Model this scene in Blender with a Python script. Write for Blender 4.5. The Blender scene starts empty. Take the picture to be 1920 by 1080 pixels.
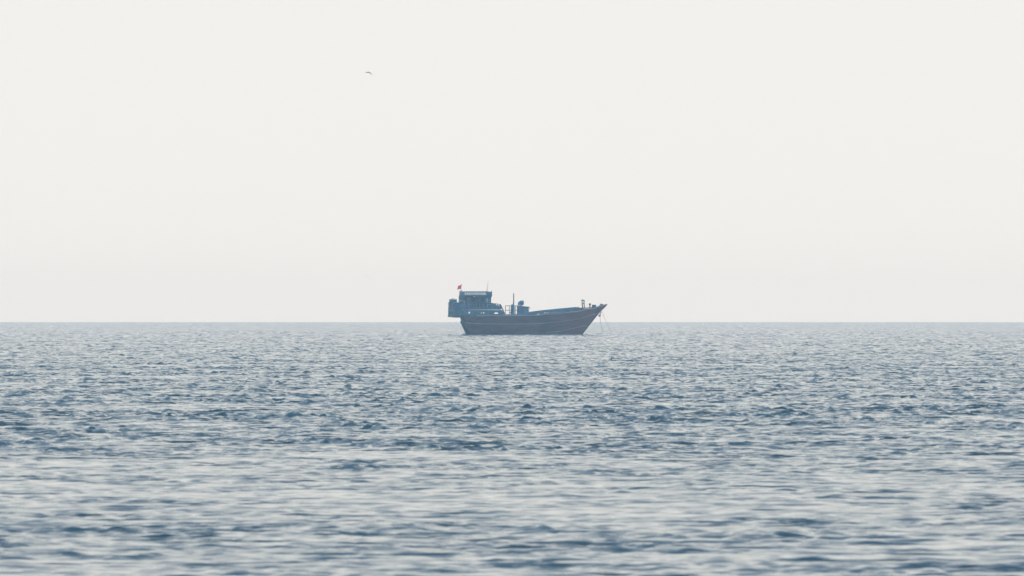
import bpy, math, random
import numpy as np
from mathutils import Vector, Matrix

random.seed(7)
S = bpy.context.scene
COL = S.collection
rad = math.radians

# ------------------------------------------------------------------ camera, sky, sun, exposure
CAM_H = 4.29                # eye height above the water
R_EARTH = 7.4e6             # effective radius (with refraction): puts the horizon at 7.5 km
LENS, SENSOR = 400.0, 36.0
FPX = 1920 * LENS / SENSOR  # focal length in pixels of the 1920 wide photograph
DIST = 2133.0               # distance of the boat: 0.1 m per photo pixel

cam_data = bpy.data.cameras.new("camera")
cam_data.lens = LENS
cam_data.sensor_width = SENSOR
cam_data.clip_start = 1.0
cam_data.clip_end = 60000.0
cam_data.dof.use_dof = True
cam_data.dof.focus_distance = DIST
cam_data.dof.aperture_fstop = 7.0
cam = bpy.data.objects.new("camera", cam_data)
COL.objects.link(cam)
cam.location = (0, 0, CAM_H)
EYE_ROW = 604.0 - math.sqrt(2 * CAM_H / R_EARTH) * FPX      # photo row of the true eye level
cam.rotation_euler = (rad(90) + math.atan((EYE_ROW - 540.0) / FPX), 0, 0)
S.camera = cam

SUN_EL, SUN_AZ = rad(57), rad(14)      # azimuth measured from +Y (view direction) towards +X

world = bpy.data.worlds.new("World")
S.world = world
world.use_nodes = True
nt = world.node_tree
N, L = nt.nodes, nt.links
for n in list(N):
    N.remove(n)
out = N.new("ShaderNodeOutputWorld")
bg = N.new("ShaderNodeBackground")
bg.inputs["Strength"].default_value = 0.065
sky = N.new("ShaderNodeTexSky")
sky.sky_type = 'NISHITA'
sky.sun_disc = False
sky.sun_elevation = SUN_EL
sky.sun_rotation = SUN_AZ
sky.air_density = 1.15
sky.dust_density = 0.3
sky.ozone_density = 1.5
# pale summer haze that thickens towards the horizon, all round
tc = N.new("ShaderNodeTexCoord")
sep = N.new("ShaderNodeSeparateXYZ")
L.new(tc.outputs["Generated"], sep.inputs[0])
mx = N.new("ShaderNodeMath"); mx.operation = 'MAXIMUM'; mx.inputs[1].default_value = 0.0
L.new(sep.outputs["Z"], mx.inputs[0])
mu = N.new("ShaderNodeMath"); mu.operation = 'MULTIPLY'; mu.inputs[1].default_value = -20.0
sq = N.new("ShaderNodeMath"); sq.operation = 'POWER'; sq.inputs[1].default_value = 2.0
L.new(mx.outputs[0], sq.inputs[0])
L.new(sq.outputs[0], mu.inputs[0])
ex = N.new("ShaderNodeMath"); ex.operation = 'EXPONENT'
L.new(mu.outputs[0], ex.inputs[0])
mixn = N.new("ShaderNodeMix"); mixn.data_type = 'RGBA'
L.new(ex.outputs[0], mixn.inputs["Factor"])
L.new(sky.outputs["Color"], mixn.inputs["A"])
mixn.inputs["B"].default_value = (13.85, 13.72, 13.2, 1)
L.new(mixn.outputs["Result"], bg.inputs["Color"])
L.new(bg.outputs[0], out.inputs["Surface"])

sun_data = bpy.data.lights.new("sun", 'SUN')
sun_data.energy = 5.0
sun_data.angle = rad(10)
sun_data.color = (1.0, 0.99, 0.91)
sun = bpy.data.objects.new("sun", sun_data)
COL.objects.link(sun)
sd = Vector((math.sin(SUN_AZ) * math.cos(SUN_EL), math.cos(SUN_AZ) * math.cos(SUN_EL), math.sin(SUN_EL)))
sun.rotation_euler = sd.to_track_quat('Z', 'Y').to_euler()

S.view_settings.view_transform = 'Standard'
S.view_settings.look = 'None'
S.view_settings.exposure = 0.0
S.view_settings.gamma = 1.0
S.view_settings.use_curve_mapping = False
S.render.engine = 'CYCLES'
S.cycles.max_bounces = 12
S.cycles.volume_bounces = 8
S.cycles.use_denoising = True
S.cycles.volume_step_rate = 1.0

# ------------------------------------------------------------------ helpers
def tag(o, label=None, cat=None, group=None, kind=None):
    if label: o["label"] = label
    if cat: o["category"] = cat
    if group: o["group"] = group
    if kind: o["kind"] = kind
    return o

def mat(name, rgb, rough=0.7, var=0.25, scale=1.5, bump=0.02, rgb2=None, stretch=(1, 1, 1), spec=0.4, metallic=0.0):
    m = bpy.data.materials.new(name)
    m.use_nodes = True
    t = m.node_tree
    p = t.nodes["Principled BSDF"]
    p.inputs["Roughness"].default_value = rough
    p.inputs["Specular IOR Level"].default_value = spec
    p.inputs["Metallic"].default_value = metallic
    co = t.nodes.new("ShaderNodeTexCoord")
    mp = t.nodes.new("ShaderNodeMapping")
    mp.inputs["Scale"].default_value = stretch
    t.links.new(co.outputs["Object"], mp.inputs[0])
    nz = t.nodes.new("ShaderNodeTexNoise")
    nz.inputs["Scale"].default_value = scale
    nz.inputs["Detail"].default_value = 6
    nz.inputs["Roughness"].default_value = 0.65
    t.links.new(mp.outputs[0], nz.inputs["Vector"])
    rp = t.nodes.new("ShaderNodeValToRGB")
    a = [c * (1 - var) for c in rgb]
    b = list(rgb2) if rgb2 else [min(1, c * (1 + var)) for c in rgb]
    rp.color_ramp.elements[0].position = 0.35
    rp.color_ramp.elements[1].position = 0.68
    rp.color_ramp.elements[0].color = (*a, 1)
    rp.color_ramp.elements[1].color = (*b, 1)
    t.links.new(nz.outputs["Fac"], rp.inputs[0])
    t.links.new(rp.outputs[0], p.inputs["Base Color"])
    bp = t.nodes.new("ShaderNodeBump")
    bp.inputs["Strength"].default_value = 0.4
    bp.inputs["Distance"].default_value = bump
    t.links.new(nz.outputs["Fac"], bp.inputs["Height"])
    t.links.new(bp.outputs[0], p.inputs["Normal"])
    return m

class MB:
    def __init__(s): s.v, s.f = [], []
    def add(s, vs, fs):
        o = len(s.v)
        s.v += [tuple(p) for p in vs]
        s.f += [tuple(i + o for i in f) for f in fs]
        return s
    def hexa(s, b, t):          # bottom four, top four (same winding)
        return s.add(list(b) + list(t), [(3, 2, 1, 0), (4, 5, 6, 7), (0, 1, 5, 4), (1, 2, 6, 5), (2, 3, 7, 6), (3, 0, 4, 7)])
    def box(s, x0, x1, y0, y1, z0, z1):
        return s.hexa([(x0, y0, z0), (x1, y0, z0), (x1, y1, z0), (x0, y1, z0)], [(x0, y0, z1), (x1, y0, z1), (x1, y1, z1), (x0, y1, z1)])
    def prism(s, poly, y0, y1):  # polygon in x,z extruded in y
        n = len(poly)
        vs = [(x, y0, z) for x, z in poly] + [(x, y1, z) for x, z in poly]
        fs = [tuple(range(n)), tuple(reversed(range(n, 2 * n)))] + [(i, i + n, (i + 1) % n + n, (i + 1) % n) for i in range(n)]
        return s.add(vs, fs)
    def tube(s, pts, r, n=8, cap=True):
        pts = [Vector(p) for p in pts]
        rs = r if isinstance(r, (list, tuple)) else [r] * len(pts)
        rings = []
        for i, p in enumerate(pts):
            d = (pts[min(i + 1, len(pts) - 1)] - pts[max(i - 1, 0)]).normalized()
            a = d.cross(Vector((0.13, 0.99, 0.07))).normalized()
            if a.length < 0.1: a = d.cross(Vector((1, 0, 0))).normalized()
            b = d.cross(a)
            rings.append([p + rs[i] * (math.cos(2 * math.pi * k / n) * a + math.sin(2 * math.pi * k / n) * b) for k in range(n)])
        vs = [q for r_ in rings for q in r_]
        fs = []
        for i in range(len(pts) - 1):
            for k in range(n):
                k2 = (k + 1) % n
                fs.append((i * n + k, i * n + k2, (i + 1) * n + k2, (i + 1) * n + k))
        if cap:
            fs += [tuple(reversed(range(n))), tuple((len(pts) - 1) * n + k for k in range(n))]
        return s.add(vs, fs)
    def lathe(s, c, prof, n=16):   # prof: (radius, z)
        vs, fs = [], []
        for r, z in prof:
            for k in range(n):
                a = 2 * math.pi * k / n
                vs.append((c[0] + r * math.cos(a), c[1] + r * math.sin(a), c[2] + z))
        for i in range(len(prof) - 1):
            for k in range(n):
                k2 = (k + 1) % n
                fs.append((i * n + k, i * n + k2, (i + 1) * n + k2, (i + 1) * n + k))
        fs += [tuple(reversed(range(n))), tuple((len(prof) - 1) * n + k for k in range(n))]
        return s.add(vs, fs)
    def build(s, name, m, parent=None, smooth=False, bevel=0.0):
        me = bpy.data.meshes.new(name)
        me.from_pydata(s.v, [], s.f)
        me.materials.append(m)
        if smooth:
            me.shade_smooth()
            me.set_sharp_from_angle(angle=rad(40))
        me.validate()
        me.update()
        o = bpy.data.objects.new(name, me)
        COL.objects.link(o)
        if parent: o.parent = parent
        if bevel:
            b = o.modifiers.new("bevel", 'BEVEL'); b.width = bevel; b.segments = 2; b.limit_method = 'ANGLE'
        return o

# ------------------------------------------------------------------ sea
def smooth(a, b, x):
    t = np.clip((x - a) / (b - a), 0, 1)
    return t * t * (3 - 2 * t)

def wave_tile(n, size, lam_lo, lam_hi, lam_peak, seed, wind=(-0.35, -1.0), spread=2.0, power=2.0):
    """Random-phase sea surface on a periodic square: height, slope-ready x and y choppiness."""
    rng = np.random.default_rng(seed)
    k1 = np.fft.fftfreq(n, d=size / n) * 2 * np.pi
    kx, ky = np.meshgrid(k1, k1, indexing='ij')
    k = np.sqrt(kx ** 2 + ky ** 2); k[0, 0] = 1e9
    w = np.array(wind) / np.hypot(*wind)
    cosd = (kx * w[0] + ky * w[1]) / k
    amp = k ** (-power) * np.exp(-(2 * np.pi / lam_peak / k) ** 2) * (np.abs(cosd) ** spread + 0.04)
    amp *= (k > 2 * np.pi / lam_hi) & (k < 2 * np.pi / lam_lo)
    amp[0, 0] = 0
    sp = amp * (rng.normal(size=(n, n)) + 1j * rng.normal(size=(n, n)))
    h = np.fft.ifft2(sp).real
    cx = np.fft.ifft2(sp * 1j * kx / k).real
    cy = np.fft.ifft2(sp * 1j * ky / k).real
    gx = np.fft.ifft2(sp * 1j * kx).real
    gy = np.fft.ifft2(sp * 1j * ky).real
    sl = math.sqrt((gx ** 2 + gy ** 2).mean())
    return [(a / sl).astype(np.float32) for a in (h, cx, cy)]     # scaled to rms slope 1

def sample(tiles, size, x, y, rot):
    c, s_ = math.cos(rot), math.sin(rot)
    n = tiles[0].shape[0]
    u = ((x * c + y * s_) / size * n) % n
    v = ((-x * s_ + y * c) / size * n) % n
    i0 = np.floor(u).astype(np.int32); j0 = np.floor(v).astype(np.int32)
    fu = (u - i0).astype(np.float32); fv = (v - j0).astype(np.float32)
    i0 %= n; j0 %= n; i1 = (i0 + 1) % n; j1 = (j0 + 1) % n
    res = []
    for t in tiles:
        res.append((t[i0, j0] * (1 - fu) + t[i1, j0] * fu) * (1 - fv) + (t[i0, j1] * (1 - fu) + t[i1, j1] * fu) * fv)
    h, a, b = res
    return h, a * c - b * s_, a * s_ + b * c

FINE = rad(3.45)
fine_cols = np.linspace(-FINE, FINE, 345)
side = FINE + np.cumsum(np.concatenate([np.geomspace(rad(0.04), rad(14), 22)]))
side = FINE + (side - FINE) * ((math.pi - FINE) / (side[-1] - FINE))
ang = np.concatenate([-side[::-1][:], fine_cols, side[:-1]])
rows = [1.5]
while rows[-1] < 135: rows.append(rows[-1] * 1.09)
rows[-1] = 135.0
while rows[-1] < 9200:
    r = rows[-1]
    rows.append(r + r * (0.0011 if r < 750 else (0.0009 if r < 2500 else 0.004)))
rows = np.array(rows)
NR, NC = len(rows), len(ang)
A, R = np.meshgrid(ang, rows)
A = A.ravel(); R = R.ravel()
RR = R.copy(); X = R * np.sin(A); Y = R * np.cos(A)
# wind patches: calm and ruffled water
patch = wave_tile(256, 900.0, 12.0, 600.0, 80.0, 5, wind=(-0.1, -1.0), spread=1.0, power=2.2)
pn, _, _ = sample(patch, 900.0, X * 4.0, Y, 0.12)
pn = pn / pn.std()
edge = 7.0 * np.sin(X * 0.23 + 1.0) + 4.0 * np.sin(X * 0.71) + 7 * pn
bandf = np.interp(R + edge * (R / 300.0), [0, 177, 193, 206, 216, 228, 240, 280, 335, 400, 480, 650, 1000, 2000, 9000],
                  [0.34, 0.36, 0.36, 0.42, 0.62, 0.56, 0.27, 0.36, 0.66, 1.05, 1.35, 1.4, 1.2, 1.05, 1.0])
pm, _, _ = sample(patch, 900.0, X * 5.0 + 311.0, Y * 1.7, -0.2)
ruffle = np.clip(bandf * (1 + 0.22 * pn + 0.10 * pm / pm.std()), 0.2, 1.9)
ruf = ruffle.copy()
t1 = wave_tile(1024, 83.0, 0.5, 40.0, 2.6, 11, power=1.9, spread=2.0)
t2 = wave_tile(512, 17.3, 0.35, 1.2, 3.0, 12, wind=(0.2, -1.0), spread=1.0)
grp = wave_tile(512, 97.0, 2.0, 40.0, 9.0, 21, spread=0.3)
gn, _, _ = sample(grp, 97.0, X, Y * 0.6, 0.2)
group = np.clip(np.exp(0.65 * gn / gn.std() - 0.15), 0.2, 2.2)
h1, cx1, cy1 = sample(t1, 83.0, X, Y, 0.0)
h1b, cx1b, cy1b = sample(t1, 83.0, X + 31.7, Y + 12.9, 0.42)
h2, cx2, cy2 = sample(t2, 17.3, X, Y, 0.3)
s1 = 0.11 * (0.45 + 0.55 * ruffle)
s2 = 0.15 * ruffle * group
inner = smooth(40, 120, R) * (1 - smooth(rad(6), rad(30), np.abs(A)) * 0.85)   # coarse cells carry only low waves
CH = 0.5
Z = inner * (s1 * (h1 + 0.6 * h1b) + s2 * h2) - R ** 2 / (2 * R_EARTH)
XX = X + inner * CH * (s1 * (cx1 + 0.6 * cx1b) + s2 * cx2)
YY = Y + inner * CH * (s1 * (cy1 + 0.6 * cy1b) + s2 * cy2)
co = np.empty((NR * NC, 3), np.float32)
co[:, 0], co[:, 1], co[:, 2] = XX, YY, Z
i = np.arange(NR - 1)[:, None] * NC
j = np.arange(NC)[None, :]
j2 = (j + 1) % NC
quads = np.stack([i + j, i + NC + j, i + NC + j2, i + j2], axis=-1).reshape(-1, 4)
hub = NR * NC
co = np.vstack([co, [[0, 0, 0]]]).astype(np.float32)
jj = np.arange(NC)
tris = np.stack([np.full(NC, hub), jj, (jj + 1) % NC], axis=-1)
nq, ntri = len(quads), len(tris)
me = bpy.data.meshes.new("sea")
me.vertices.add(len(co)); me.vertices.foreach_set("co", co.ravel())
me.loops.add(nq * 4 + ntri * 3)
me.loops.foreach_set("vertex_index", np.concatenate([quads.ravel(), tris.ravel()]).astype(np.int32))
me.polygons.add(nq + ntri)
me.polygons.foreach_set("loop_start", np.concatenate([np.arange(nq) * 4, nq * 4 + np.arange(ntri) * 3]).astype(np.int32))
me.update(calc_edges=True)
me.shade_smooth()
att = me.attributes.new("ruffle", 'FLOAT', 'POINT')
lod = 1 + 0.5 * smooth(500, 2600, RR)
att.data.foreach_set("value", np.append(ruf * lod, 0.5).astype(np.float32))
print("sea quads", nq, "height rms", float(np.std(Z[(R > 150) & (R < 300)] + R[(R > 150) & (R < 300)] ** 2 / (2 * R_EARTH))))

wm = bpy.data.materials.new("sea_water"); wm.use_nodes = True
t = wm.node_tree
p = t.nodes["Principled BSDF"]
p.inputs["Base Color"].default_value = (0.001, 0.038, 0.060, 1)
p.inputs["Roughness"].default_value = 0.05
p.inputs["IOR"].default_value = 1.333
p.inputs["Specular IOR Level"].default_value = 0.5
geo = t.nodes.new("ShaderNodeNewGeometry")
def ripple(scale, amp, stretch):
    mp = t.nodes.new("ShaderNodeMapping"); mp.inputs["Scale"].default_value = stretch
    t.links.new(geo.outputs["Position"], mp.inputs[0])
    nz = t.nodes.new("ShaderNodeTexNoise"); nz.inputs["Scale"].default_value = scale
    nz.inputs["Detail"].default_value = 2.5; nz.inputs["Roughness"].default_value = 0.6
    t.links.new(mp.outputs[0], nz.inputs["Vector"])
    sb = t.nodes.new("ShaderNodeVectorMath"); sb.operation = 'SUBTRACT'; sb.inputs[1].default_value = (0.5, 0.5, 0.5)
    t.links.new(nz.outputs["Color"], sb.inputs[0])
    ml = t.nodes.new("ShaderNodeVectorMath"); ml.operation = 'MULTIPLY'; ml.inputs[1].default_value = (amp, amp, 0)
    t.links.new(sb.outputs[0], ml.inputs[0])
    return ml
r1 = ripple(4.0, 0.9, (0.7, 1.2, 1))
r2 = ripple(0.8, 1.9, (0.6, 1.2, 1))
ad = t.nodes.new("ShaderNodeVectorMath"); ad.operation = 'ADD'
t.links.new(r1.outputs[0], ad.inputs[0]); t.links.new(r2.outputs[0], ad.inputs[1])
ad2 = t.nodes.new("ShaderNodeVectorMath"); ad2.operation = 'ADD'
t.links.new(geo.outputs["Normal"], ad2.inputs[1])
at = t.nodes.new("ShaderNodeAttribute"); at.attribute_name = "ruffle"
sc_ = t.nodes.new("ShaderNodeVectorMath"); sc_.operation = 'SCALE'
mpg = t.nodes.new("ShaderNodeMapping"); mpg.inputs["Scale"].default_value = (0.8, 0.25, 1)
t.links.new(geo.outputs["Position"], mpg.inputs[0])
ng = t.nodes.new("ShaderNodeTexNoise"); ng.inputs["Scale"].default_value = 0.55; ng.inputs["Detail"].default_value = 3.0
t.links.new(mpg.outputs[0], ng.inputs["Vector"])
gr = t.nodes.new("ShaderNodeMapRange")
for k_, v_ in (("From Min", 0.36), ("From Max", 0.64), ("To Min", 0.25), ("To Max", 2.0)): gr.inputs[k_].default_value = v_
t.links.new(ng.outputs["Fac"], gr.inputs["Value"])
gm = t.nodes.new("ShaderNodeMath"); gm.operation = 'MULTIPLY'
t.links.new(gr.outputs[0], gm.inputs[0]); t.links.new(at.outputs["Fac"], gm.inputs[1])
t.links.new(ad.outputs[0], sc_.inputs[0]); t.links.new(gm.outputs[0], sc_.inputs["Scale"])
t.links.new(sc_.outputs[0], ad2.inputs[0])
nm = t.nodes.new("ShaderNodeVectorMath"); nm.operation = 'NORMALIZE'
t.links.new(ad2.outputs[0], nm.inputs[0])
# wave faces are never steeper than about 24 degrees: limit the slope of the combined normal softly
def vmath(op, a=None, b=None):
    n_ = t.nodes.new("ShaderNodeVectorMath"); n_.operation = op
    for k_, q_ in enumerate((a, b)):
        if q_ is None: continue
        if isinstance(q_, tuple): n_.inputs[k_].default_value = q_
        else: t.links.new(q_, n_.inputs[k_])
    return n_
def smath(op, a, b=0.0):
    n_ = t.nodes.new("ShaderNodeMath"); n_.operation = op
    for k_, q_ in enumerate((a, b)):
        if isinstance(q_, float): n_.inputs[k_].default_value = q_
        else: t.links.new(q_, n_.inputs[k_])
    return n_.outputs[0]
SMAX = 0.50
spz = t.nodes.new("ShaderNodeSeparateXYZ"); t.links.new(nm.outputs[0], spz.inputs[0])
hor = vmath('MULTIPLY', nm.outputs[0], (1.0, 1.0, 0.0))
hl = vmath('LENGTH', hor.outputs[0]).outputs["Value"]
slope = smath('DIVIDE', hl, smath('MAXIMUM', spz.outputs["Z"], 0.1))
lim = smath('MULTIPLY', smath('TANH', smath('DIVIDE', slope, SMAX)), SMAX)
unit = vmath('NORMALIZE', hor.outputs[0])
scl = t.nodes.new("ShaderNodeVectorMath"); scl.operation = 'SCALE'
t.links.new(unit.outputs[0], scl.inputs[0]); t.links.new(lim, scl.inputs["Scale"])
fin = vmath('NORMALIZE', vmath('ADD', scl.outputs[0], (0.0, 0.0, 1.0)).outputs[0])
t.links.new(fin.outputs[0], p.inputs["Normal"])
me.materials.append(wm)
sea = bpy.data.objects.new("sea", me); COL.objects.link(sea)
tag(sea, kind="structure")
del A, R, X, Y, Z, XX, YY, co, quads

# ------------------------------------------------------------------ materials of the boat
M = dict(
    hull=mat("weathered_dark_wood", (0.24, 0.115, 0.105), 0.75, 0.5, 0.9, 0.03, stretch=(0.25, 1, 1.8)),
    bottom=mat("antifouling_red", (0.085, 0.035, 0.045), 0.8, 0.4, 1.0, 0.02),
    teal=mat("faded_teal_paint", (0.15, 0.31, 0.46), 0.6, 0.25, 1.6, 0.01, stretch=(1, 1, 0.5)),
    blue=mat("chalky_blue_paint", (0.12, 0.22, 0.42), 0.6, 0.25, 1.6, 0.01, stretch=(1, 1, 0.5)),
    dteal=mat("shabby_dark_teal_paint", (0.055, 0.13, 0.19), 0.65, 0.3, 1.8, 0.01),
    deck=mat("worn_deck_wood", (0.16, 0.12, 0.09), 0.85, 0.3, 2.0, 0.02, stretch=(0.3, 2, 1)),
    pale=mat("pale_strake_paint", (0.62, 0.60, 0.60), 0.6, 0.25, 3.0, 0.01),
    white=mat("white_paint", (0.75, 0.76, 0.78), 0.55, 0.1, 3.0, 0.005),
    dark=mat("tarred_wood", (0.030, 0.022, 0.018), 0.85, 0.4, 4.0, 0.02),
    iron=mat("rusty_iron", (0.05, 0.03, 0.022), 0.85, 0.4, 6.0, 0.01),
    tan=mat("sun_bleached_timber", (0.55, 0.40, 0.27), 0.85, 0.2, 3.0, 0.01, stretch=(0.3, 2, 2)),
    glass=mat("dark_window_glass", (0.02, 0.028, 0.035), 0.12, 0.1, 1.0, 0.0, spec=0.5),
    brown=mat("varnished_wood", (0.34, 0.25, 0.17), 0.5, 0.3, 3.0, 0.01),
    rope=mat("weathered_rope", (0.10, 0.08, 0.07), 0.9, 0.3, 8.0, 0.005),
    red=mat("red_cloth", (0.85, 0.045, 0.035), 0.85, 0.2, 2.0, 0.005),
    cloth=mat("lilac_white_cloth", (0.58, 0.56, 0.66), 0.9, 0.2, 3.0, 0.01),
    bird=mat("dark_feathers", (0.02, 0.02, 0.02), 0.9, 0.2, 6.0, 0.002),
)

def translucent(m, w):          # thin cloth lets the light behind it through
    t = m.node_tree; pr = t.nodes["Principled BSDF"]
    tr = t.nodes.new("ShaderNodeBsdfTranslucent"); mi = t.nodes.new("ShaderNodeMixShader")
    mi.inputs[0].default_value = w
    t.links.new(pr.inputs["Base Color"].links[0].from_socket, tr.inputs["Color"])
    t.links.new(pr.outputs[0], mi.inputs[1]); t.links.new(tr.outputs[0], mi.inputs[2])
    t.links.new(mi.outputs[0], t.nodes["Material Output"].inputs["Surface"])
translucent(M["red"], 0.6)

# ------------------------------------------------------------------ the dhow
YAW, HEEL = rad(11), rad(1.2)
MPP = DIST / FPX
BOAT_Z = -DIST ** 2 / (2 * R_EARTH)
boat = bpy.data.objects.new("fishing_dhow", None)
COL.objects.link(boat)
boat.location = (0, DIST, BOAT_Z)
boat.rotation_euler = (HEEL, 0, YAW)
tag(boat, "old wooden fishing dhow at anchor, brown hull, teal stern cabin", "boat")
sy, cy, sh, chh = math.sin(YAW), math.cos(YAW), math.sin(HEEL), math.cos(HEEL)

def P(px, py, y):
    """boat coordinates (x, z) of a spot measured on the photograph, at the distance y off the centreline"""
    dx, dz = (px - 960) * MPP, (627.0 - py) * MPP
    z = (dz - y * sh) / chh
    yy = y * chh - z * sh
    return (dx + yy * sy) / cy, z
def to_world(x, y, z):
    return boat.matrix_basis @ Vector((x, y, z))
boat_mat = Matrix.Translation(boat.location) @ boat.rotation_euler.to_matrix().to_4x4()

# hull form
RAIL = [(862, 591.5), (900, 592), (945, 591.7), (1000, 591.3), (1020, 589.8), (1050, 587.6), (1080, 584.3), (1111, 578.6), (1122, 575.6), (1131, 572.5), (1139, 570)]
Z_KEEL = -1.4
def x_stem(z):
    zs = [-1.4, 0.0, 1.65, 4.31, 5.7]
    xs = [P(q, 627, 0)[0] for q in (1078, 1091, 1103.2, 1124.6, 1139.3)]
    return float(np.interp(z, zs, xs))
def x_stern(z):
    zs = [-1.4, 0.0, 2.2, 3.4]
    xs = [P(q, 627, 2.2)[0] for q in (886, 878, 866, 861.5)]
    return float(np.interp(z, zs, xs))
BM = 3.8
def half(u):
    if u > 0.42: return BM * (1 - ((u - 0.42) / 0.58) ** 2.5)
    return BM - 1.35 * ((0.42 - u) / 0.42) ** 2
rail_x, rail_z = [], []
for px, py in RAIL:
    y = -3.3
    for _ in range(12):
        x, z = P(px, py, y)
        u = (x - x_stern(z)) / (x_stem(z) - x_stern(z))
        y = -half(min(max(u, 0), 1))
    rail_x.append(min(max(u, 0), 1)); rail_z.append(z)
rail_x[0] = 0.0; rail_x[-1] = 1.0
def z_rail(u): return float(np.interp(u, rail_x, rail_z))
def section(u, v):
    w_mid = (1 - v ** 3.6) ** 0.6
    w_bow = (1 - v ** 1.25) ** 0.85
    w_stern = (1 - v ** 1.9) ** 0.8
    a = max(0, (u - 0.45) / 0.55) ** 1.3
    b = max(0, (0.3 - u) / 0.3) ** 1.5
    return w_mid * (1 - a) * (1 - b) + w_bow * a + w_stern * b
def hull_pt(u, v, s=-1, off=0.0):
    zr = z_rail(u)
    z = zr + (Z_KEEL - zr) * v
    x = x_stern(z) + u * (x_stem(z) - x_stern(z))
    return (x, s * max(0.0, half(u) * section(u, v) + off), z)
def hull_uv(px, py):
    y = -3.0
    for _ in range(30):
        x, z = P(px, py, y)
        u = min(max((x - x_stern(z)) / (x_stem(z) - x_stern(z)), 0), 1)
        v = min(max((z - z_rail(u)) / (Z_KEEL - z_rail(u)), 0), 1)
        y = 0.5 * y - 0.5 * half(u) * section(u, v)
    return u, v

NU, NV = 64, 20
us = [1 - (1 - k / NU) ** 1.25 for k in range(NU + 1)]
vs_ = [k / NV for k in range(NV + 1)]
mb = MB()
for s in (-1, 1):
    vv = [hull_pt(u, v, s) for u in us for v in vs_]
    ff = []
    for a in range(NU):
        for b in range(NV):
            q = (a * (NV + 1) + b, (a + 1) * (NV + 1) + b, (a + 1) * (NV + 1) + b + 1, a * (NV + 1) + b + 1)
            ff.append(q if s > 0 else q[::-1])
    mb.add(vv, ff)
# transom closing the stern
tv = [hull_pt(0, v, -1) for v in vs_] + [hull_pt(0, v, 1) for v in vs_]
mb.add(tv, [(b, b + 1, b + 1 + NV + 1, b + NV + 1) for b in range(NV)])
hull = mb.build("hull", M["hull"], boat, smooth=True)
# reddish bottom paint towards the forefoot
t = M["hull"].node_tree
pr = t.nodes["Principled BSDF"]
ramp_link = pr.inputs["Base Color"].links[0].from_socket
tcn = t.nodes.new("ShaderNodeTexCoord"); sx = t.nodes.new("ShaderNodeSeparateXYZ")
t.links.new(tcn.outputs["Object"], sx.inputs[0])
mr = t.nodes.new("ShaderNodeMapRange"); mr.inputs["From Min"].default_value = 6.0; mr.inputs["From Max"].default_value = 15.0
t.links.new(sx.outputs["X"], mr.inputs["Value"])
mm = t.nodes.new("ShaderNodeMix"); mm.data_type = 'RGBA'
t.links.new(mr.outputs[0], mm.inputs["Factor"])
t.links.new(ramp_link, mm.inputs["A"])
mm.inputs["B"].default_value = (0.42, 0.125, 0.105, 1)
t.links.new(mm.outputs["Result"], pr.inputs["Base Color"])

# inside face of the bulwark and the deck
mb = MB()
for s in (-1, 1):
    vv, ff = [], []
    for u in us[:-2]:
        dep = 0.8 if u < 0.80 else 0.22
        a = hull_pt(u, 0.0, s, -0.12); b = hull_pt(u, dep / (z_rail(u) - Z_KEEL), s, -0.14)
        vv += [(a[0], a[1], a[2] + 0.02), b]
    for k in range(len(us) - 3):
        ff.append((2 * k, 2 * k + 1, 2 * k + 3, 2 * k + 2))
    mb.add(vv, ff)
mb.build("bulwark_lining", M["teal"], boat)
mb = MB(); vv, ff = [], []
for u in us[:-2]:
    dz = 0.8 if u < 0.80 else 0.22
    a = hull_pt(u, dz / (z_rail(u) - Z_KEEL), 1, -0.135)
    vv += [(a[0], -a[1], a[2]), a]
for k in range(len(us) - 3): ff.append((2 * k, 2 * k + 2, 2 * k + 3, 2 * k + 1))
mb.add(vv, ff); mb.build("deck", M["deck"], boat)

def strip(name, m, uvs, s, w, th):
    mb = MB()
    pts = [hull_pt(u, v, s, 0.0) for u, v in uvs]
    secs = []
    for (x, y, z) in pts:
        secs.append([(x, y - s * 0.05, z - w / 2), (x, y + s * th, z - w / 2), (x, y + s * th, z + w / 2), (x, y - s * 0.05, z + w / 2)])
    vv = [q for c in secs for q in c]
    ff = [(0, 1, 2, 3), tuple(len(vv) - 4 + k for k in (3, 2, 1, 0))]
    for k in range(len(secs) - 1):
        for q in range(4):
            ff.append((4 * k + q, 4 * k + (q + 1) % 4, 4 * k + 4 + (q + 1) % 4, 4 * k + 4 + q))
    mb.add(vv, ff)
    return mb.build(name, m, boat)
def densify(pts, n=60):
    xs = np.linspace(pts[0][0], pts[-1][0], n)
    return [(float(x), float(np.interp(x, [q[0] for q in pts], [q[1] for q in pts]))) for x in xs]
S1 = [(867.5, 604), (880, 605.8), (900, 606.8), (950, 608), (980, 607.6), (1010, 606.8), (1040, 604.4), (1060, 601.5), (1085, 598), (1103, 592.5), (1117, 588)]
S2 = [(1024, 624), (1040, 622.3), (1055, 620), (1075, 616), (1095, 610.3), (1101, 611.3)]
uv1 = [hull_uv(*q) for q in densify(S1)]
uv2 = [hull_uv(*q) for q in densify(S2, 30)]
for s in (-1, 1):
    strip("hull_strake", M["pale"], uv1, s, 0.11, 0.07)
    strip("waterline_strake", M["pale"], uv2, s, 0.11, 0.06)
    strip("rail_cap", M["pale"] if s < 0 else M["teal"], [(u, 0.0) for u in us[:-1]], s, 0.16, 0.07)

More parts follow.
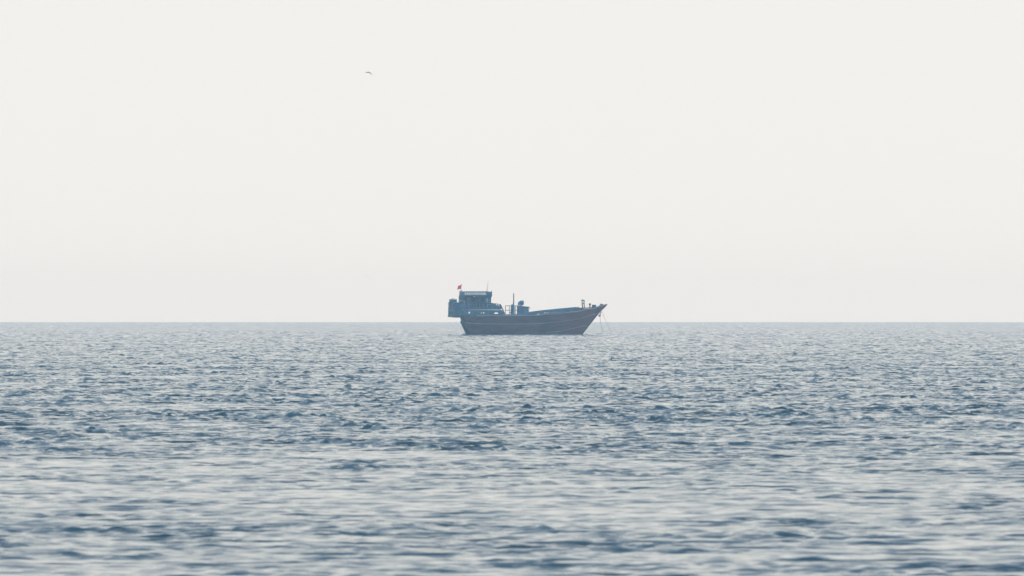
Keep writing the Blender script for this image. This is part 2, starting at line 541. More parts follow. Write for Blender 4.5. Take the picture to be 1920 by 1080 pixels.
# raised washboard along the far side
FAR = [(985, 586), (992, 584.6), (1002, 583.4), (1020, 581.2), (1035, 579.8), (1050, 578.2), (1066, 576.8), (1080, 575.6), (1086, 575.9), (1091, 577.6)]
mb = MB(); secs = []
for px, py in densify(FAR, 30):
    y = 3.6
    for _ in range(12):
        x, z = P(px, py, y)
        u = (x - x_stern(z)) / (x_stem(z) - x_stern(z))
        y = half(min(max(u, 0), 1)) - 0.02
    zb = z_rail(u) - 0.05
    secs.append([(x, y, zb), (x, y + 0.07, zb), (x, y + 0.07, max(z, zb + 0.05)), (x, y, max(z, zb + 0.05))])
vv = [q for c in secs for q in c]
ff = [(0, 1, 2, 3), tuple(len(vv) - 4 + k for k in (3, 2, 1, 0))]
for k in range(len(secs) - 1):
    for q in range(4): ff.append((4 * k + q, 4 * k + (q + 1) % 4, 4 * k + 4 + (q + 1) % 4, 4 * k + 4 + q))
mb.add(vv, ff); mb.build("washboard", M["teal"], boat)

# ---- walls built column by column so that openings are real
def wall(name, m, y, pxs, top, bot, holes, parent, th=0.10, step=1.0):
    """y: plane; holes: list of (px0, px1, py_top, py_bottom, arched)"""
    br = set(np.arange(pxs[0], pxs[1] + 1e-6, 6.0).tolist() + [pxs[1]] + [q for q, _ in top + bot if pxs[0] < q < pxs[1]])
    for a, b, c, d, arch in holes:
        n = max(2, int((b - a) / 0.8)) if arch else 1
        for k in range(n + 1): br.add(a + (b - a) * k / n)
    br = sorted(br)
    T = lambda q: float(np.interp(q, [a for a, _ in top], [b for _, b in top]))
    B = lambda q: float(np.interp(q, [a for a, _ in bot], [b for _, b in bot]))
    mb = MB()
    def seg(p0, p1, t0, t1, b0, b1):
        c = [P(p0, b0, y), P(p1, b1, y), P(p1, t1, y), P(p0, t0, y)]
        mb.prism(c, y - th / 2, y + th / 2)
    for p0, p1 in zip(br[:-1], br[1:]):
        if p1 - p0 < 1e-6: continue
        mid = 0.5 * (p0 + p1); h = None
        for q in holes:
            if q[0] < mid < q[1]: h = q
        if h is None:
            seg(p0, p1, T(p0), T(p1), B(p0), B(p1))
        else:
            def ht(x):
                if not h[4]: return h[2]
                k = (x - h[0]) / (h[1] - h[0]) * 2 - 1
                return h[2] + (h[3] - h[2]) * 0.8 * (1 - math.sqrt(max(0, 1 - k * k)))
            seg(p0, p1, T(p0), T(p1), ht(p0), ht(p1))
            seg(p0, p1, h[3], h[3], B(p0), B(p1))
    return mb.build(name, m, parent)

YS = 3.0                                   # half width of the stern cabin
SHIFT = 2 * YS * sy / MPP                  # how far the port wall is displaced in the view
near0 = 840.8 + SHIFT                      # aft corner on the starboard side
holes_n = [(878.4, 881.6, 584.2, 587.4, True), (890.5, 895.5, 584.5, 588, True), (901.6, 903.6, 585.2, 587.6, True),
           (905.8, 908.4, 585.2, 587.6, True), (916, 920.5, 584.5, 588, True), (926.5, 934.2, 585.6, 588.4, True)]
top_l = [(near0, 580.6), (938, 581.2), (941, 581.0), (946, 589)]
bot_l = [(near0, 594), (861.5, 594.6), (862, 591.8), (946, 592.4)]
wall("quarter_wall", M["teal"], -YS, (near0, 946), top_l, bot_l, holes_n, boat)
# port wall: wide freeing ports opposite the starboard ones
hs = [(876, 884, 583.0, 588.0, False), (899, 911, 583.0, 588.5, False), (924, 937, 583.5, 589, False)]
wall("quarter_wall", M["teal"], YS, (840.8, 944), [(840.8, 580.6), (938, 581.2), (944, 588)], [(840.8, 593), (861.5, 593.4), (862, 590.6), (944, 591.4)], hs, boat)

def slab(name, m, px_l, px_r, py_t, py_b, hy, parent, bevel=0.0, y0=None, y1=None):
    """box whose port aft corner shows at px_l and starboard forward corner at px_r"""
    y0 = -hy if y0 is None else y0; y1 = hy if y1 is None else y1
    xl, _ = P(px_l, py_b, y1); xr, _ = P(px_r, py_b, y0)
    zt = P(900, py_t, y0)[1]; zb = P(900, py_b, y0)[1]
    return MB().box(xl, xr, y0, y1, zb, zt).build(name, m, parent, bevel=bevel)

# transom with three small windows, floor of the overhang, poop deck
xt = P(840.8, 594, YS)[0]
zlo, zmid, ztop = P(850, 594, -YS)[1], P(850, 580.6, -YS)[1], P(850, 567.6, -YS)[1]
trans = MB().box(xt - 0.06, xt + 0.06, -YS - 0.05, YS + 0.05, zlo, zmid - 0.002).build("transom", M["teal"], boat)
for yy in (-1.7, 0.0, 1.7):
    MB().prism([(xt - 0.09 , zlo + 0.35), (xt - 0.05, zlo + 0.35), (xt - 0.05, zlo + 0.95), (xt - 0.09, zlo + 0.95)], yy - 0.28, yy + 0.28).build("window", M["dark"], trans)
x861 = P(862, 594, -YS)[0]
MB().box(xt - 0.12, x861 + 0.1, -YS - 0.12, YS + 0.12, zlo - 0.14, zlo - 0.003).build("overhang_floor", M["deck"], boat)
x946 = P(939, 581, -YS)[0]
MB().box(xt - 0.10, x946, -YS - 0.055, YS + 0.055, zmid + 0.001, zmid + 0.12).build("poop_deck", M["dteal"], boat)
# mouldings that run round the stern
for zz, w in ((zlo + 0.12, 0.10),):
    mb = MB(); mb.box(xt - 0.11, x861, -YS - 0.10, -YS - 0.052, zz, zz + w); mb.box(xt - 0.11, xt - 0.062, -YS - 0.052, YS + 0.1, zz, zz + w)
    mb.build("stern_moulding", M["dteal"], boat)

# aft cabin on the poop deck
cab_r = 886.0
ca = MB().box(xt, P(cab_r, 574, -YS)[0], -YS + 0.02, YS - 0.02, zmid + 0.122, ztop - 0.06).build("aft_cabin", M["blue"], boat)
MB().box(xt - 0.05, P(cab_r, 574, -YS)[0] + 0.05, -YS - 0.04, YS + 0.04, ztop - 0.058, ztop).build("roof", M["dteal"], ca)
xc0, xc1 = xt, P(cab_r, 574, -YS)[0]
for k, f in enumerate((0.02, 0.30, 0.62, 0.80, 0.90, 0.985)):
    x = xc0 + (xc1 - xc0) * f
    MB().box(x - 0.05, x + 0.05, -YS - 0.03, -YS + 0.018, zmid + 0.124, ztop - 0.062).build("panel_batten", M["teal"] if k != 3 else M["pale"], ca)
MB().box(xc0 + (xc1 - xc0) * 0.32, xc0 + (xc1 - xc0) * 0.60, -YS - 0.012, -YS + 0.018, zmid + 0.2, ztop - 0.12).build("side_panel", M["teal"], ca)
for yy in (-2.9, -1.5, 0.0, 1.5, 2.9):
    MB().box(xt - 0.035, xt - 0.002, yy - 0.06, yy + 0.06, zmid + 0.124, ztop - 0.062).build("panel_batten", M["teal"], ca)
for yy in (-2.2, 0.75):
    MB().box(xt - 0.012, xt - 0.001, yy - 0.35, yy + 0.35, zmid + 0.3, ztop - 0.3).build("shutter", M["dteal"], ca)

# bulwark on the poop deck, stepping up forward and sloping down to the waist
top_u = [(cab_r + 0.6, 575.6), (920.5, 575.8), (921, 568.0), (929, 568.8), (937.4, 570.2), (938.4, 571.5), (946, 588.4)]
bot_u = [(cab_r + 0.6, 580.3), (938, 580.4), (946, 589)]
wall("poop_bulwark", M["teal"], -YS, (cab_r + 0.6, 940.8), top_u, [(880, 579.2), (941, 579.2)], [(930, 932.2, 570.2, 572.4, False), (934.4, 936.0, 570.2, 573, False)], boat, th=0.08)
wall("poop_bulwark", M["teal"], YS, (cab_r - 4, 930), [(882, 576.5), (912, 576.5), (913, 571), (926, 571.5), (930, 576)], [(880, 578.2), (941, 578.2)], [], boat, th=0.08)
MB().prism([P(937.0, 570.0, -YS), P(938.8, 570.2, -YS), P(947.4, 588.6, -YS), P(945.6, 588.6, -YS)], -YS - 0.09, -YS + 0.09).build("sloping_rail", M["dark"], boat)
# stanchions standing along the starboard side between cabin and wheelhouse door
for q in (888.5, 893.0, 899.5, 906.0, 914.0):
    a_, b_2 = P(q, 579.0, -YS + 0.12), P(q, 569.6, -YS + 0.12)
    MB().tube([(a_[0], -YS + 0.12, a_[1]), (b_2[0], -YS + 0.12, b_2[1])], 0.045, 6).build("stanchion", M["pale"], boat)
# forward bulkhead of the poop
MB().box(x946 - 0.08, x946, -YS + 0.06, YS - 0.06, zmid + 0.122, zmid + 0.7).build("poop_bulkhead", M["blue"], boat)

# wheelhouse
HY = 2.2
wx0, wx1 = P(860.3, 570, HY)[0], P(920.6, 570, -HY)[0]
wz0, wz1 = zmid + 0.122, P(900, 556.0, -HY)[1]
wh = bpy.data.objects.new("wheelhouse", None)
COL.objects.link(wh); wh.parent = boat
def win_wall(y, s, holes):
    # side wall with real window openings
    zs = [wz0, wz0 + 1.25, wz1 - 0.18, wz1]
    mb = MB()
    xs = sorted({wx0, wx1, *[q for h in holes for q in h]})
    for a, b in zip(xs[:-1], xs[1:]):
        op = any(h[0] <= a + 1e-4 and b - 1e-4 <= h[1] for h in holes)
        if op:
            mb.box(a, b, y - 0.04, y + 0.04, zs[0], zs[1]); mb.box(a, b, y - 0.04, y + 0.04, zs[2], zs[3])
        else:
            mb.box(a, b, y - 0.04, y + 0.04, zs[0], zs[3])
    return mb
L_ = wx1 - wx0
fr = [(0.13, 0.26), (0.31, 0.43), (0.47, 0.59), (0.63, 0.75)]
hw = [(wx0 + a * L_, wx0 + b * L_) for a, b in fr]
side_mb = win_wall(-HY, -1, hw)
fh = [(wx0 + 0.05 * L_, wx0 + 0.20 * L_), (wx0 + 0.40 * L_, wx0 + 0.75 * L_)]
sm2 = win_wall(HY, 1, fh)
side_mb.add(sm2.v, sm2.f)
side_mb.box(wx0 - 0.04, wx0 + 0.04, -HY + 0.041, HY - 0.041, wz0, wz1)
side_mb.box(wx1 - 0.04, wx1 + 0.04, -HY + 0.041, HY - 0.041, wz0, wz1)
walls = side_mb.build("wheelhouse_walls", M["dteal"], wh)
for k, (a, b) in enumerate(hw):
    z0, z1 = wz0 + 1.25, wz1 - 0.18
    mb = MB()
    mb.box(a - 0.05, a, -HY - 0.07, -HY + 0.05, z0, z1); mb.box(b, b + 0.05, -HY - 0.07, -HY + 0.05, z0, z1)
    mb.box(a - 0.05, b + 0.05, -HY - 0.08, -HY - 0.042, z0 - 0.06, z0 - 0.001)
    mb.build("window_frame", M["brown"] if k == 0 else M["blue"], wh)
    MB().box(a + 0.002, b - 0.002, -HY - 0.01, -HY + 0.01, z0 + 0.002, z1 - 0.002).build("window_pane", M["brown"] if k == 0 else M["glass"], wh)
dxa = wx0 + 0.80 * L_
MB().box(dxa, dxa + 0.62, -HY - 0.065, -HY - 0.042, wz0 + 0.1, wz1 - 0.25).build("door", M["blue"], wh)
MB().box(dxa + 0.1, dxa + 0.5, -HY - 0.085, -HY - 0.067, wz1 - 1.1, wz1 - 0.35).build("door_pane", M["pale"], wh)
for k in range(3):
    MB().box(wx1 - 0.42 + 0.02 * k, wx1 - 0.12, -HY - 0.10, -HY - 0.045, wz1 - 0.75 - 0.42 * k, wz1 - 0.6 - 0.42 * k).build("name_board", M["cloth"], wh)
rz0, rz1 = wz1 + 0.002, P(900, 553.0, -HY)[1]
RY = 2.45
rx0, rx1 = P(860.8, 556, RY)[0], P(922.8, 556, -RY)[0]
MB().box(rx0, rx1, -RY, RY, rz0, rz1).build("roof", M["blue"], wh, bevel=0.03)
# dimpled eaves board
MB().box(rx0 + 0.1, rx1 - 0.1, -RY - 0.03, -RY - 0.003, rz0 - 0.16, rz1 - 0.08).build("eaves_board", M["dteal"], wh)
# rail round the roof
tz0, tz1 = P(900, 548.4, -RY)[1], P(900, 547.2, -RY)[1]
for s in (-1, 1):
    MB().box(rx0, rx1, s * (RY - 0.08) - 0.06, s * (RY - 0.08) + 0.06, tz0, tz1).build("roof_rail", M["teal"], wh)
for x in (rx0 + 0.06, rx1 - 0.06):
    MB().box(x - 0.05, x + 0.05, -RY + 0.145, RY - 0.145, tz0, tz1).build("roof_rail", M["teal"], wh)
bal = MB().lathe((0, 0, 0), [(0.075, 0), (0.075, 0.05), (0.045, 0.1), (0.08, 0.22), (0.045, 0.36), (0.075, tz0 - rz1 - 0.03), (0.075, tz0 - rz1)], 8).build("baluster", M["teal"], wh, smooth=True)
xb0, xb1 = P(871.5, 550, -RY)[0], P(912.0, 550, -RY)[0]
first = True
nb = 19
for s, a, b in ((-1, xb0, xb1), (1, P(862, 550, RY)[0], P(905, 550, RY)[0])):
    n = nb if s < 0 else 10
    for k in range(n + 1):
        x = a + (b - a) * k / n
        o = bal if first else bal.copy()
        if not first: COL.objects.link(o); o.parent = wh
        first = False
        o.location = (x, s * (RY - 0.08), rz1)
# solid panels at both ends of the rail
for a, b in ((rx0 + 0.12, xb0 - 0.1), (xb1 + 0.1, rx1 - 0.12)):
    MB().box(a, b, -RY + 0.05, -RY + 0.10, rz1 + 0.001, tz0 - 0.001).build("rail_panel", M["teal"], wh)
MB().box(rx0 + 0.02, rx0 + 0.05, -RY + 0.15, RY - 0.15, rz1 + 0.001, tz0 - 0.001).build("rail_panel", M["teal"], wh)
for y in (-1, 1):
    MB().tube([(rx1 - 0.06, y * (RY - 0.08), rz1), (rx1 - 0.06, y * (RY - 0.08), tz1 + 0.22)], 0.055, 8).build("corner_post", M["dteal"], wh)
xp = P(865, 547, RY - 0.3)[0]
MB().tube([(xp, RY - 0.3, rz1), (xp, RY - 0.3, tz1 + 0.22)], 0.07, 8).build("corner_post", M["dteal"], wh)
# round white lamp under the eaves
xl, zl = P(889.5, 556.2, -RY - 0.12)
MB().lathe((xl, -RY - 0.12, zl - 0.11), [(0.04, 0), (0.11, 0.05), (0.12, 0.12), (0.09, 0.19), (0.03, 0.22)], 12).build("lamp", M["white"], wh, smooth=True)
# antenna
xa, za = P(912.5, 547, -1.0)
xa2, za2 = P(915.5, 526.5, -1.0)
MB().tube([(xa, -1, rz1), (xa + 0.06, -1, za + 0.15), (xa2 , -1, za2)], [0.05, 0.035, 0.018], 6).build("antenna", M["iron"], boat)
xb, zb = P(911.8, 548.2, -1.0)
MB().prism([P(910.5, 549.2, -1), P(913.4, 548.6, -1), P(913.6, 545.6, -1), P(911.6, 546.8, -1)], -1.15, -0.85).build("antenna_mount", M["iron"], boat)
# flagpole
fp0, fp1 = P(863.6, 547, 2.0), P(865.6, 531.3, 2.0)
MB().tube([(fp0[0] - 0.1, 2.0, rz1), (fp0[0], 2.0, fp0[1]), (fp1[0], 2.0, fp1[1])], [0.035, 0.032, 0.02], 6).build("flagpole", M["dark"], boat)

# ---- waist: pipe frame, winch, mast, ventilator, companionway
yf = -0.6
def pt(px, py, y): 
    a = P(px, py, y); return (a[0], y, a[1])
fr_e = bpy.data.objects.new("pipe_frame", None); COL.objects.link(fr_e); fr_e.parent = boat
for q in (947.6, 955.0, 966.5, 972.0):
    MB().tube([pt(q, 597, yf), pt(q, 573.0, yf)], 0.055, 6).build("upright", M["iron"], fr_e)
for q in (573.3, 581.6):
    MB().tube([pt(947.2, q, yf), pt(972.6, q, yf)], 0.052, 6).build("crossbar", M["iron"], fr_e)
cx, cz = P(961.3, 597, -0.9)
MB().lathe((cx, -0.9, cz), [(0.38, 0), (0.38, 1.9), (0.36, 2.2), (0.33, 2.42), (0.24, 2.60), (0.13, 2.68), (0.05, 2.7)], 16).build("winch_housing", M["teal"], boat, smooth=True)
MB().lathe((cx - 0.42, -0.9, cz + 1.1), [(0.10, -0.12), (0.12, 0), (0.10, 0.12)], 10).build("winch_hub", M["iron"], boat)
m0, m1 = P(963.0, 597, -0.7), P(963.2, 549.8, -0.7)
MB().tube([(m0[0], -0.7, m0[1]), (m1[0], -0.7, m1[1])], [0.12, 0.085], 10).build("mast", M["iron"], boat)
# cowl ventilator: trunk, hood facing forward with an open mouth
vx, vz = P(974.6, 597, -0.3)
vt = MB()
vt.lathe((vx, -0.3, vz), [(0.46, 0), (0.44, 1.4), (0.40, 2.0), (0.42, 2.45)], 16)
vent = vt.build("ventilator", M["teal"], boat, smooth=True)
hb = MB()
hz = vz + 2.5
pts, rr = [], []
for k in range(9):
    a = k / 8 * math.pi / 2
    pts.append((vx + 0.40 - 0.40 * math.cos(a), -0.3, hz + 0.45 * math.sin(a) )); rr.append(0.42 + 0.05 * k / 8)
pts.append((vx + 0.66, -0.3, hz + 0.45)); rr.append(0.50)
pts.append((vx + 0.62, -0.3, hz + 0.45)); rr.append(0.43)
pts.append((vx + 0.40, -0.3, hz + 0.45)); rr.append(0.36)
hb.tube(pts, rr, 18, cap=True)
hb.build("cowl", M["teal"], vent, smooth=True)
# engine casing beside it and the companionway with its lid
def pbox(name, m, pa, pb, pt_, pb_, y0, y1, parent, bevel=0.02):
    xa_, z0 = P(pa, pb_, y0); xb_, z1 = P(pb, pt_, y0)
    return MB().box(xa_, xb_, y0, y1, z0, z1).build(name, m, parent, bevel=bevel)
pbox("engine_casing", M["blue"], 971.5, 982, 574, 597, -1.3, -0.05, boat)
ch_ = pbox("companionway", M["teal"], 979.6, 991.6, 575.6, 597, -1.25, 0.1, boat)
mb = MB(); mb.prism([P(979.8, 574.0, -1.35), P(992.8, 575.2, -1.35), P(992.8, 576.2, -1.35), P(979.8, 575.4, -1.35)], -1.4, 0.2)
mb.build("lid", M["dteal"], ch_)
MB().tube([pt(992.2, 577.2, -1.3), pt(994.2, 577.8, -1.3)], 0.07, 6).build("hook", M["iron"], ch_)
pbox("hatch_coaming", M["dteal"], 998, 1064, 592, 597, -1.6, 1.2, boat)
for q in (947, 984):
    pass

# waist bulwark: low greenish board above the rail aft of midships
wall("waist_board", M["teal"], -3.0, (946.2, 992), [(946, 589.2), (960, 589.6), (992, 590.0)], [(946, 592.2), (992, 592)], [], boat, th=0.06)

# ---- bow fittings
bit = bpy.data.objects.new("bow_bitts", None); COL.objects.link(bit); bit.parent = boat
yb = -0.3
for a, b in ((1092.8, 1091.2), (1096.0, 1094.9)):
    MB().tube([pt(a, 580.5, yb), pt(b, 562.0, yb)], [0.10, 0.085], 8).build("post", M["dark"], bit)
MB().tube([pt(1090.2, 563.2, yb), pt(1096.4, 563.6, yb)], 0.07, 6).build("crossbar", M["dark"], bit)
MB().tube([pt(1091.2, 569.0, yb - 0.02), pt(1095.8, 568.6, yb - 0.02)], 0.075, 6).build("crossbar", M["dark"], bit)
MB().tube([pt(1091.8, 563, yb), pt(1092.4, 560.2, yb)], [0.06, 0.02], 6).build("finial", M["iron"], bit)
mbx, mbz = P(1106.2, 579, -0.3)
MB().lathe((mbx, -0.3, mbz), [(0.16, 0), (0.12, 0.35), (0.10, 0.6), (0.20, 0.78), (0.24, 0.9), (0.20, 0.98), (0.05, 1.02)], 12).build("mooring_post", M["iron"], boat, smooth=True)
pbox("windlass", M["dteal"], 1112.0, 1118.0, 571.4, 579, -0.7, 0.5, boat, bevel=0.08)
mb = MB(); mb.prism([P(1122, 577, 0), P(1126.6, 569.0, 0), P(1131.6, 570.9, 0), P(1139.6, 569.8, 0), P(1135, 575.5, 0), P(1128, 582, 0)], -0.14, 0.14)
mb.build("stem_head", M["hull"], boat, bevel=0.03)
# stem post running down the cutwater
sp = [(x_stem(z) + 0.04, 0, z) for z in np.linspace(-1.4, 5.45, 16)]
MB().tube(sp, 0.10, 6).build("stem_post", M["dark"], boat, smooth=True)
# foredeck breakwater
MB().prism([P(1086, 577.0, 0), P(1122, 575.8, 0), P(1122, 580, 0), P(1086, 582, 0)], -0.9, 1.0).build("foredeck_box", M["deck"], boat)
# rudder
rp_ = [P(866.5, 604, 0), P(863.8, 600.8, 0), P(863.2, 604.2, 0), P(874, 627, 0), P(880, 636, 0), P(890, 636, 0)]
MB().prism(rp_, -0.10, 0.10).build("rudder", M["dark"], boat)

# ------------------------------------------------------------------ things carried by the dhow (each its own object)
def place_on_boat(o):
    o.matrix_world = boat_mat @ Matrix.Translation(Vector((0, 0, 0)))
    return o
def thing(name, label, cat, base, group=None):
    o = bpy.data.objects.new(name, None); COL.objects.link(o)
    m = boat_mat @ Matrix.Translation(Vector(base))
    o.location = m.to_translation(); o.rotation_euler = m.to_euler()
    return tag(o, label, cat, group), Vector(base)
def local(mb, base):
    mb.v = [tuple(Vector(q) - base) for q in mb.v]; return mb

# flag
fl0, fl1 = Vector(pt(864.2, 542.0, 2.0)), Vector(pt(865.4, 533.0, 2.0))
fe, fb = thing("flag", "small red flag fluttering from the pole over the stern cabin", "flag", fl0)
mb = MB(); nu, nv = 12, 8
tl, bl = Vector(pt(858.6, 535.4, 1.6)), Vector(pt(857.0, 542.6, 1.5))
for sgn in (0.004,):
    vv = []
    for a in range(nu + 1):
        u = a / nu
        for b in range(nv + 1):
            v = b / nv
            q = (fl0 * (1 - v) + fl1 * v) * (1 - u) + (bl * (1 - v) + tl * v) * u
            q = q + Vector((0.03 * math.sin(7 * u + 2 * v), 0.13 * math.sin(9 * u + 2.5 * v) * u + sgn, 0.05 * math.sin(6 * u) * (1 - v) - 0.22 * v * u * (1 - u) * 2))
            vv.append(q)
    ff = [(a * (nv + 1) + b, (a + 1) * (nv + 1) + b, (a + 1) * (nv + 1) + b + 1, a * (nv + 1) + b + 1) for a in range(nu) for b in range(nv)]
    if sgn > 0: ff = [f[::-1] for f in ff]
    mb.add(vv, ff)
local(mb, fb).build("cloth", M["red"], fe, smooth=True)
# water tank on the aft cabin roof
b0 = (P(849.6, 567, 0.2)[0], 0.2, ztop)
te, tb = thing("water_tank", "squat blue water tank on the roof at the very stern", "tank", b0)
MB().lathe((0, 0, 0), [(0.52, 0.0), (0.58, 0.06), (0.60, 0.35), (0.55, 0.55), (0.42, 0.63)], 18).build("tank_body", M["teal"], te, smooth=True)
MB().lathe((0, 0, 0.632), [(0.30, 0), (0.30, 0.07), (0.26, 0.09)], 14).build("lid", M["dark"], te, smooth=True)
for s in (-1, 1):
    MB().box(s * 0.64 - 0.05, s * 0.64 + 0.05, -0.12, 0.12, 0, 0.60).build("holder", M["dark"], te)

# box on the roof
b0 = (P(867.0, 567, -2.0)[0], -2.0, ztop)
ce, cb = thing("storage_box", "pale grey storage box beside the wheelhouse on the cabin roof", "box", b0)
MB().box(-0.5, 0.45, -0.35, 0.35, 0, 0.33).build("box_body", M["teal"], ce, bevel=0.02)
MB().box(-0.53, 0.48, -0.38, 0.38, 0.331, 0.40).build("lid", M["pale"], ce, bevel=0.01)
b0 = (P(870.5, 567, -2.6)[0], -2.6, ztop)
ce, cb = thing("bucket", "small white bucket on the cabin roof in front of the storage box", "bucket", b0)
MB().lathe((0, 0, 0), [(0.11, 0), (0.15, 0.28), (0.16, 0.30), (0.13, 0.30), (0.10, 0.05)], 14).build("bucket_body", M["white"], ce, smooth=True)
MB().tube([(0.155 * math.cos(a), 0, 0.29 + 0.12 * math.sin(a)) for a in np.linspace(0, math.pi, 9)], 0.012, 5).build("handle", M["iron"], ce)

# gear along the rail amidships
def rail_z_at(px, y):
    x = P(px, 590, y)[0]
    zz = 3.6
    for _ in range(6):
        u = min(max((x - x_stern(zz)) / (x_stem(zz) - x_stern(zz)), 0), 1); zz = z_rail(u)
    return x, zz
def bundle(seed, size, n=(14, 9)):
    rg = random.Random(seed); mb = MB(); vv = []
    ph = [rg.uniform(0, 6) for _ in range(6)]
    for i_ in range(n[1] + 1):
        th = math.pi * i_ / n[1]
        for k in range(n[0]):
            a = 2 * math.pi * k / n[0]
            r = 1 + 0.16 * math.sin(3 * a + ph[0]) * math.sin(2 * th + ph[1]) + 0.10 * math.sin(5 * a + ph[2] + 3 * th)
            vv.append((size[0] * r * math.sin(th) * math.cos(a), size[1] * r * math.sin(th) * math.sin(a), size[2] * (1 + r * math.cos(th)) ))
    ff = [(i_ * n[0] + k, (i_ + 1) * n[0] + k, (i_ + 1) * n[0] + (k + 1) % n[0], i_ * n[0] + (k + 1) % n[0]) for i_ in range(n[1]) for k in range(n[0])]
    return mb.add(vv, ff)
x, zz = rail_z_at(1023.5, -3.5)
be, _ = thing("tarpaulin_bundle", "lilac white tarpaulin bundle on the rail amidships", "tarpaulin", (x, -3.45, zz + 0.03))
b_ = bundle(3, (0.42, 0.28, 0.17)).build("folded_sheet", M["cloth"], be, smooth=True)
MB().tube([(0.0, 0.34 * math.cos(a), 0.18 + 0.22 * math.sin(a)) for a in np.linspace(0, 2 * math.pi, 13)], 0.02, 5).build("lashing", M["rope"], be)
x, zz = rail_z_at(1038.5, -3.5)
we, _ = thing("timber_board", "bleached tan timber board lying along the rail forward of the bundle", "board", (x, -3.4, zz + 0.13))
mb = MB(); mb.hexa([(-0.95, -0.14, 0.05), (0.95, -0.14, 0.03), (0.95, 0.14, 0.03), (-0.95, 0.14, 0.05)], [(-0.95, -0.14, 0.10), (0.95, -0.14, 0.16), (0.95, 0.14, 0.16), (-0.95, 0.14, 0.10)])
mb.build("plank", M["tan"], we, bevel=0.01)
for q in (-0.7, 0.7):
    MB().box(q - 0.06, q + 0.06, -0.13, 0.13, -0.06, 0.04).build("chock", M["dark"], we)
x, zz = rail_z_at(1009, -3.5)
ke, _ = thing("rope_coil", "small pale rope coil on the rail abaft the tarpaulin bundle", "rope", (x, -3.45, zz + 0.05))
mb = MB()
mb.tube([((0.30 - 0.012 * a) * math.cos(a), (0.22 - 0.009 * a) * math.sin(a), 0.03 + 0.012 * a) for a in np.linspace(0, 18, 70)], 0.03, 5)
mb.build("coiled_line", M["pale"], ke, smooth=True)
x, zz = rail_z_at(1101.0, -1.6)
ne, _ = thing("fishing_net", "heap of pinkish brown fishing net on the foredeck behind the bitts", "net", (x, -1.2, zz - 0.15))
bundle(8, (0.75, 0.55, 0.22), (22, 12)).build("net_heap", mat("netting", (0.30, 0.20, 0.20), 0.95, 0.5, 9.0, 0.04), ne, smooth=True)
for k in range(5):
    rg = random.Random(k + 40)
    o = MB().lathe((rg.uniform(-0.6, 0.6), rg.uniform(-0.45, -0.2), 0.26), [(0.02, 0), (0.07, 0.03), (0.08, 0.07), (0.07, 0.11), (0.02, 0.14)], 8).build("net_float", M["pale"], ne, smooth=True)
x, zz = rail_z_at(1120.5, -0.9)
de, _ = thing("deck_line", "white folded line draped on the rail close to the bow tip", "rope", (x, -0.85, zz + 0.08))
MB().tube([(-0.35 + 0.7 * k / 20, 0.05 * math.sin(k * 1.7), 0.03 + 0.03 * math.cos(k * 2.1)) for k in range(21)], 0.045, 6).build("line", M["cloth"], de, smooth=True)

# anchor hanging under the bow, its chain, and the slack mooring rope
a0 = pt(1127.6, 584.4, 0.0)
ae, ab = thing("anchor", "small iron grapnel anchor hanging below the bow tip", "anchor", a0)
d = Vector(pt(1124.9, 589.4, -0.1)) - ab
low = Vector(pt(1124.4, 593.4, -0.1)) - ab
MB().tube([Vector((0, 0, 0)), d * 0.5, d], [0.07, 0.09, 0.07], 7).build("shackle", M["iron"], ae)
MB().tube([d, low], [0.06, 0.08], 7).build("shank", M["iron"], ae)
fluke_pts = []
for k in range(4):
    a = math.pi / 2 * k + 0.5
    dirv = Vector((math.cos(a), math.sin(a), 0))
    pts = [low + dirv * 0.24 * math.sin(q) + Vector((0, 0, 0.22 * (1 - math.cos(q)))) for q in np.linspace(0, 2.2, 7)]
    MB().tube(pts, [0.07, 0.065, 0.06, 0.06, 0.055, 0.05, 0.02], 6).build("fluke", M["iron"], ae)
def chain(name, label, cat, p0, p1, sag, r, material, links=False):
    base = Vector(p0)
    e, b_ = thing(name, label, cat, base)
    v = Vector(p1) - base
    pts = [v * t_ + Vector((0, 0, -sag * 4 * t_ * (1 - t_))) for t_ in np.linspace(0, 1, 15)]
    MB().tube(pts, r, 5).build("line", material, e)
    return e
chain("anchor_chain", "thin chain dropping from the hanging anchor into the sea", "chain", pt(1125.0, 593.5, 0), pt(1131.4, 631, -0.5), 0.05, 0.028, M["iron"])
chain("mooring_rope", "long slanting rope from the bow tip out into the water ahead", "rope", pt(1129.0, 584.0, 0), pt(1151.0, 631, 0.5), 0.25, 0.026, M["rope"])

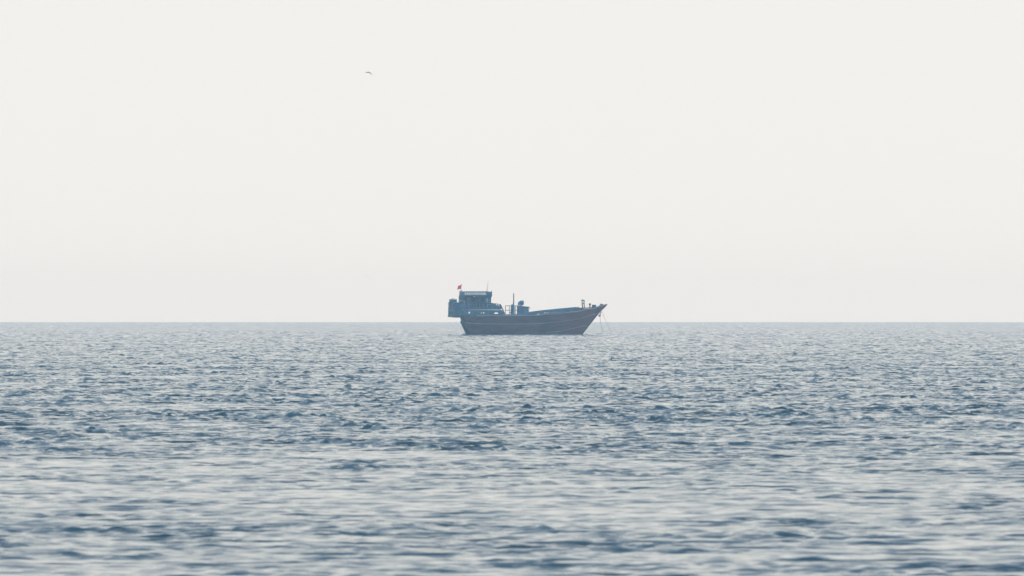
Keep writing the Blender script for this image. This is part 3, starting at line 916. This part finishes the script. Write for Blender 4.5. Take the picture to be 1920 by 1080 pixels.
# ------------------------------------------------------------------ birds
def bird(name, label, dist, px, py, span_px, lwing, rwing, yaw):
    mpp = dist / FPX
    x0, z0 = (px - 960) * mpp, CAM_H - (py - EYE_ROW) * mpp
    mb = MB(); k = span_px * mpp
    # body along y (flying towards/away), slightly thick; wings as tapered aerofoils with a bend
    mb.tube([(0, -0.22 * k, 0.0), (0, -0.15 * k, 0.01 * k), (0, 0, 0.0), (0, 0.16 * k, 0.0), (0, 0.30 * k, 0.01 * k)], [0.012 * k, 0.04 * k, 0.062 * k, 0.035 * k, 0.01 * k], 8)
    mb.add([(-0.01 * k, 0.2 * k, 0), (0.01 * k, 0.2 * k, 0), (0.06 * k, 0.36 * k, 0.01 * k), (-0.06 * k, 0.36 * k, 0.01 * k), (0, 0.2 * k, 0.02 * k)], [(0, 1, 2, 3), (0, 4, 1), (1, 4, 2), (3, 2, 4), (0, 3, 4)])
    for pts in (lwing, rwing):
        vv = []
        for j_, (wx, wz, chord, sweep) in enumerate(pts):
            th = 0.07 * k * (1 - 0.6 * j_ / len(pts))
            vv += [(wx * k, (sweep - chord / 2) * k, wz * k), (wx * k, (sweep) * k, wz * k + th), (wx * k, (sweep + chord / 2) * k, wz * k), (wx * k, sweep * k, wz * k - th)]
        ff = [(0, 1, 2, 3), tuple(len(vv) - 4 + q for q in (3, 2, 1, 0))]
        for a in range(len(pts) - 1):
            for q in range(4): ff.append((4 * a + q, 4 * a + (q + 1) % 4, 4 * a + 4 + (q + 1) % 4, 4 * a + 4 + q))
        mb.add(vv, ff)
    o = mb.build(name, M["bird"], None, smooth=True)
    o.location = (x0, dist, z0 ); o.rotation_euler = (0, 0, yaw)
    tag(o, label, "bird")
    return o
bird("flying_bird", "dark bird gliding high in the empty sky left of the boat", 1000, 692.0, 135.6, 12.5,
     [(-0.03, 0.0, 0.2, 0), (-0.15, 0.02, 0.17, -0.03), (-0.30, 0.0, 0.12, 0.0), (-0.52, -0.05, 0.03, 0.08)],
     [(0.03, 0.0, 0.22, 0), (0.14, -0.07, 0.2, -0.03), (0.30, -0.20, 0.14, 0.0), (0.50, -0.36, 0.04, 0.08)], 0.35)
bird("flying_bird", "faint tiny bird just above the horizon left of the boat", 3600, 687.2, 517.4, 5,
     [(-0.03, 0.0, 0.2, 0), (-0.25, 0.04, 0.14, -0.03), (-0.5, -0.02, 0.03, 0.06)],
     [(0.03, 0.0, 0.2, 0), (0.2, 0.10, 0.14, -0.03), (0.42, 0.05, 0.03, 0.06)], -0.3)

# ------------------------------------------------------------------ sea haze
hm = bpy.data.materials.new("sea_haze"); hm.use_nodes = True
t = hm.node_tree
t.nodes.remove(t.nodes["Principled BSDF"])
pv = t.nodes.new("ShaderNodeVolumePrincipled")
pv.inputs["Color"].default_value = (0.42, 0.71, 1.0, 1)
pv.inputs["Absorption Color"].default_value = (1, 1, 1, 1)
pv.inputs["Density"].default_value = 1.32e-4
pv.inputs["Anisotropy"].default_value = 0.42
t.links.new(pv.outputs[0], t.nodes["Material Output"].inputs["Volume"])
HR = 9600.0
haze = MB().box(-HR, HR, -HR, HR, -8.5, 30.0).build("haze", hm)
tag(haze, kind="stuff")
bpy.context.view_layer.update()
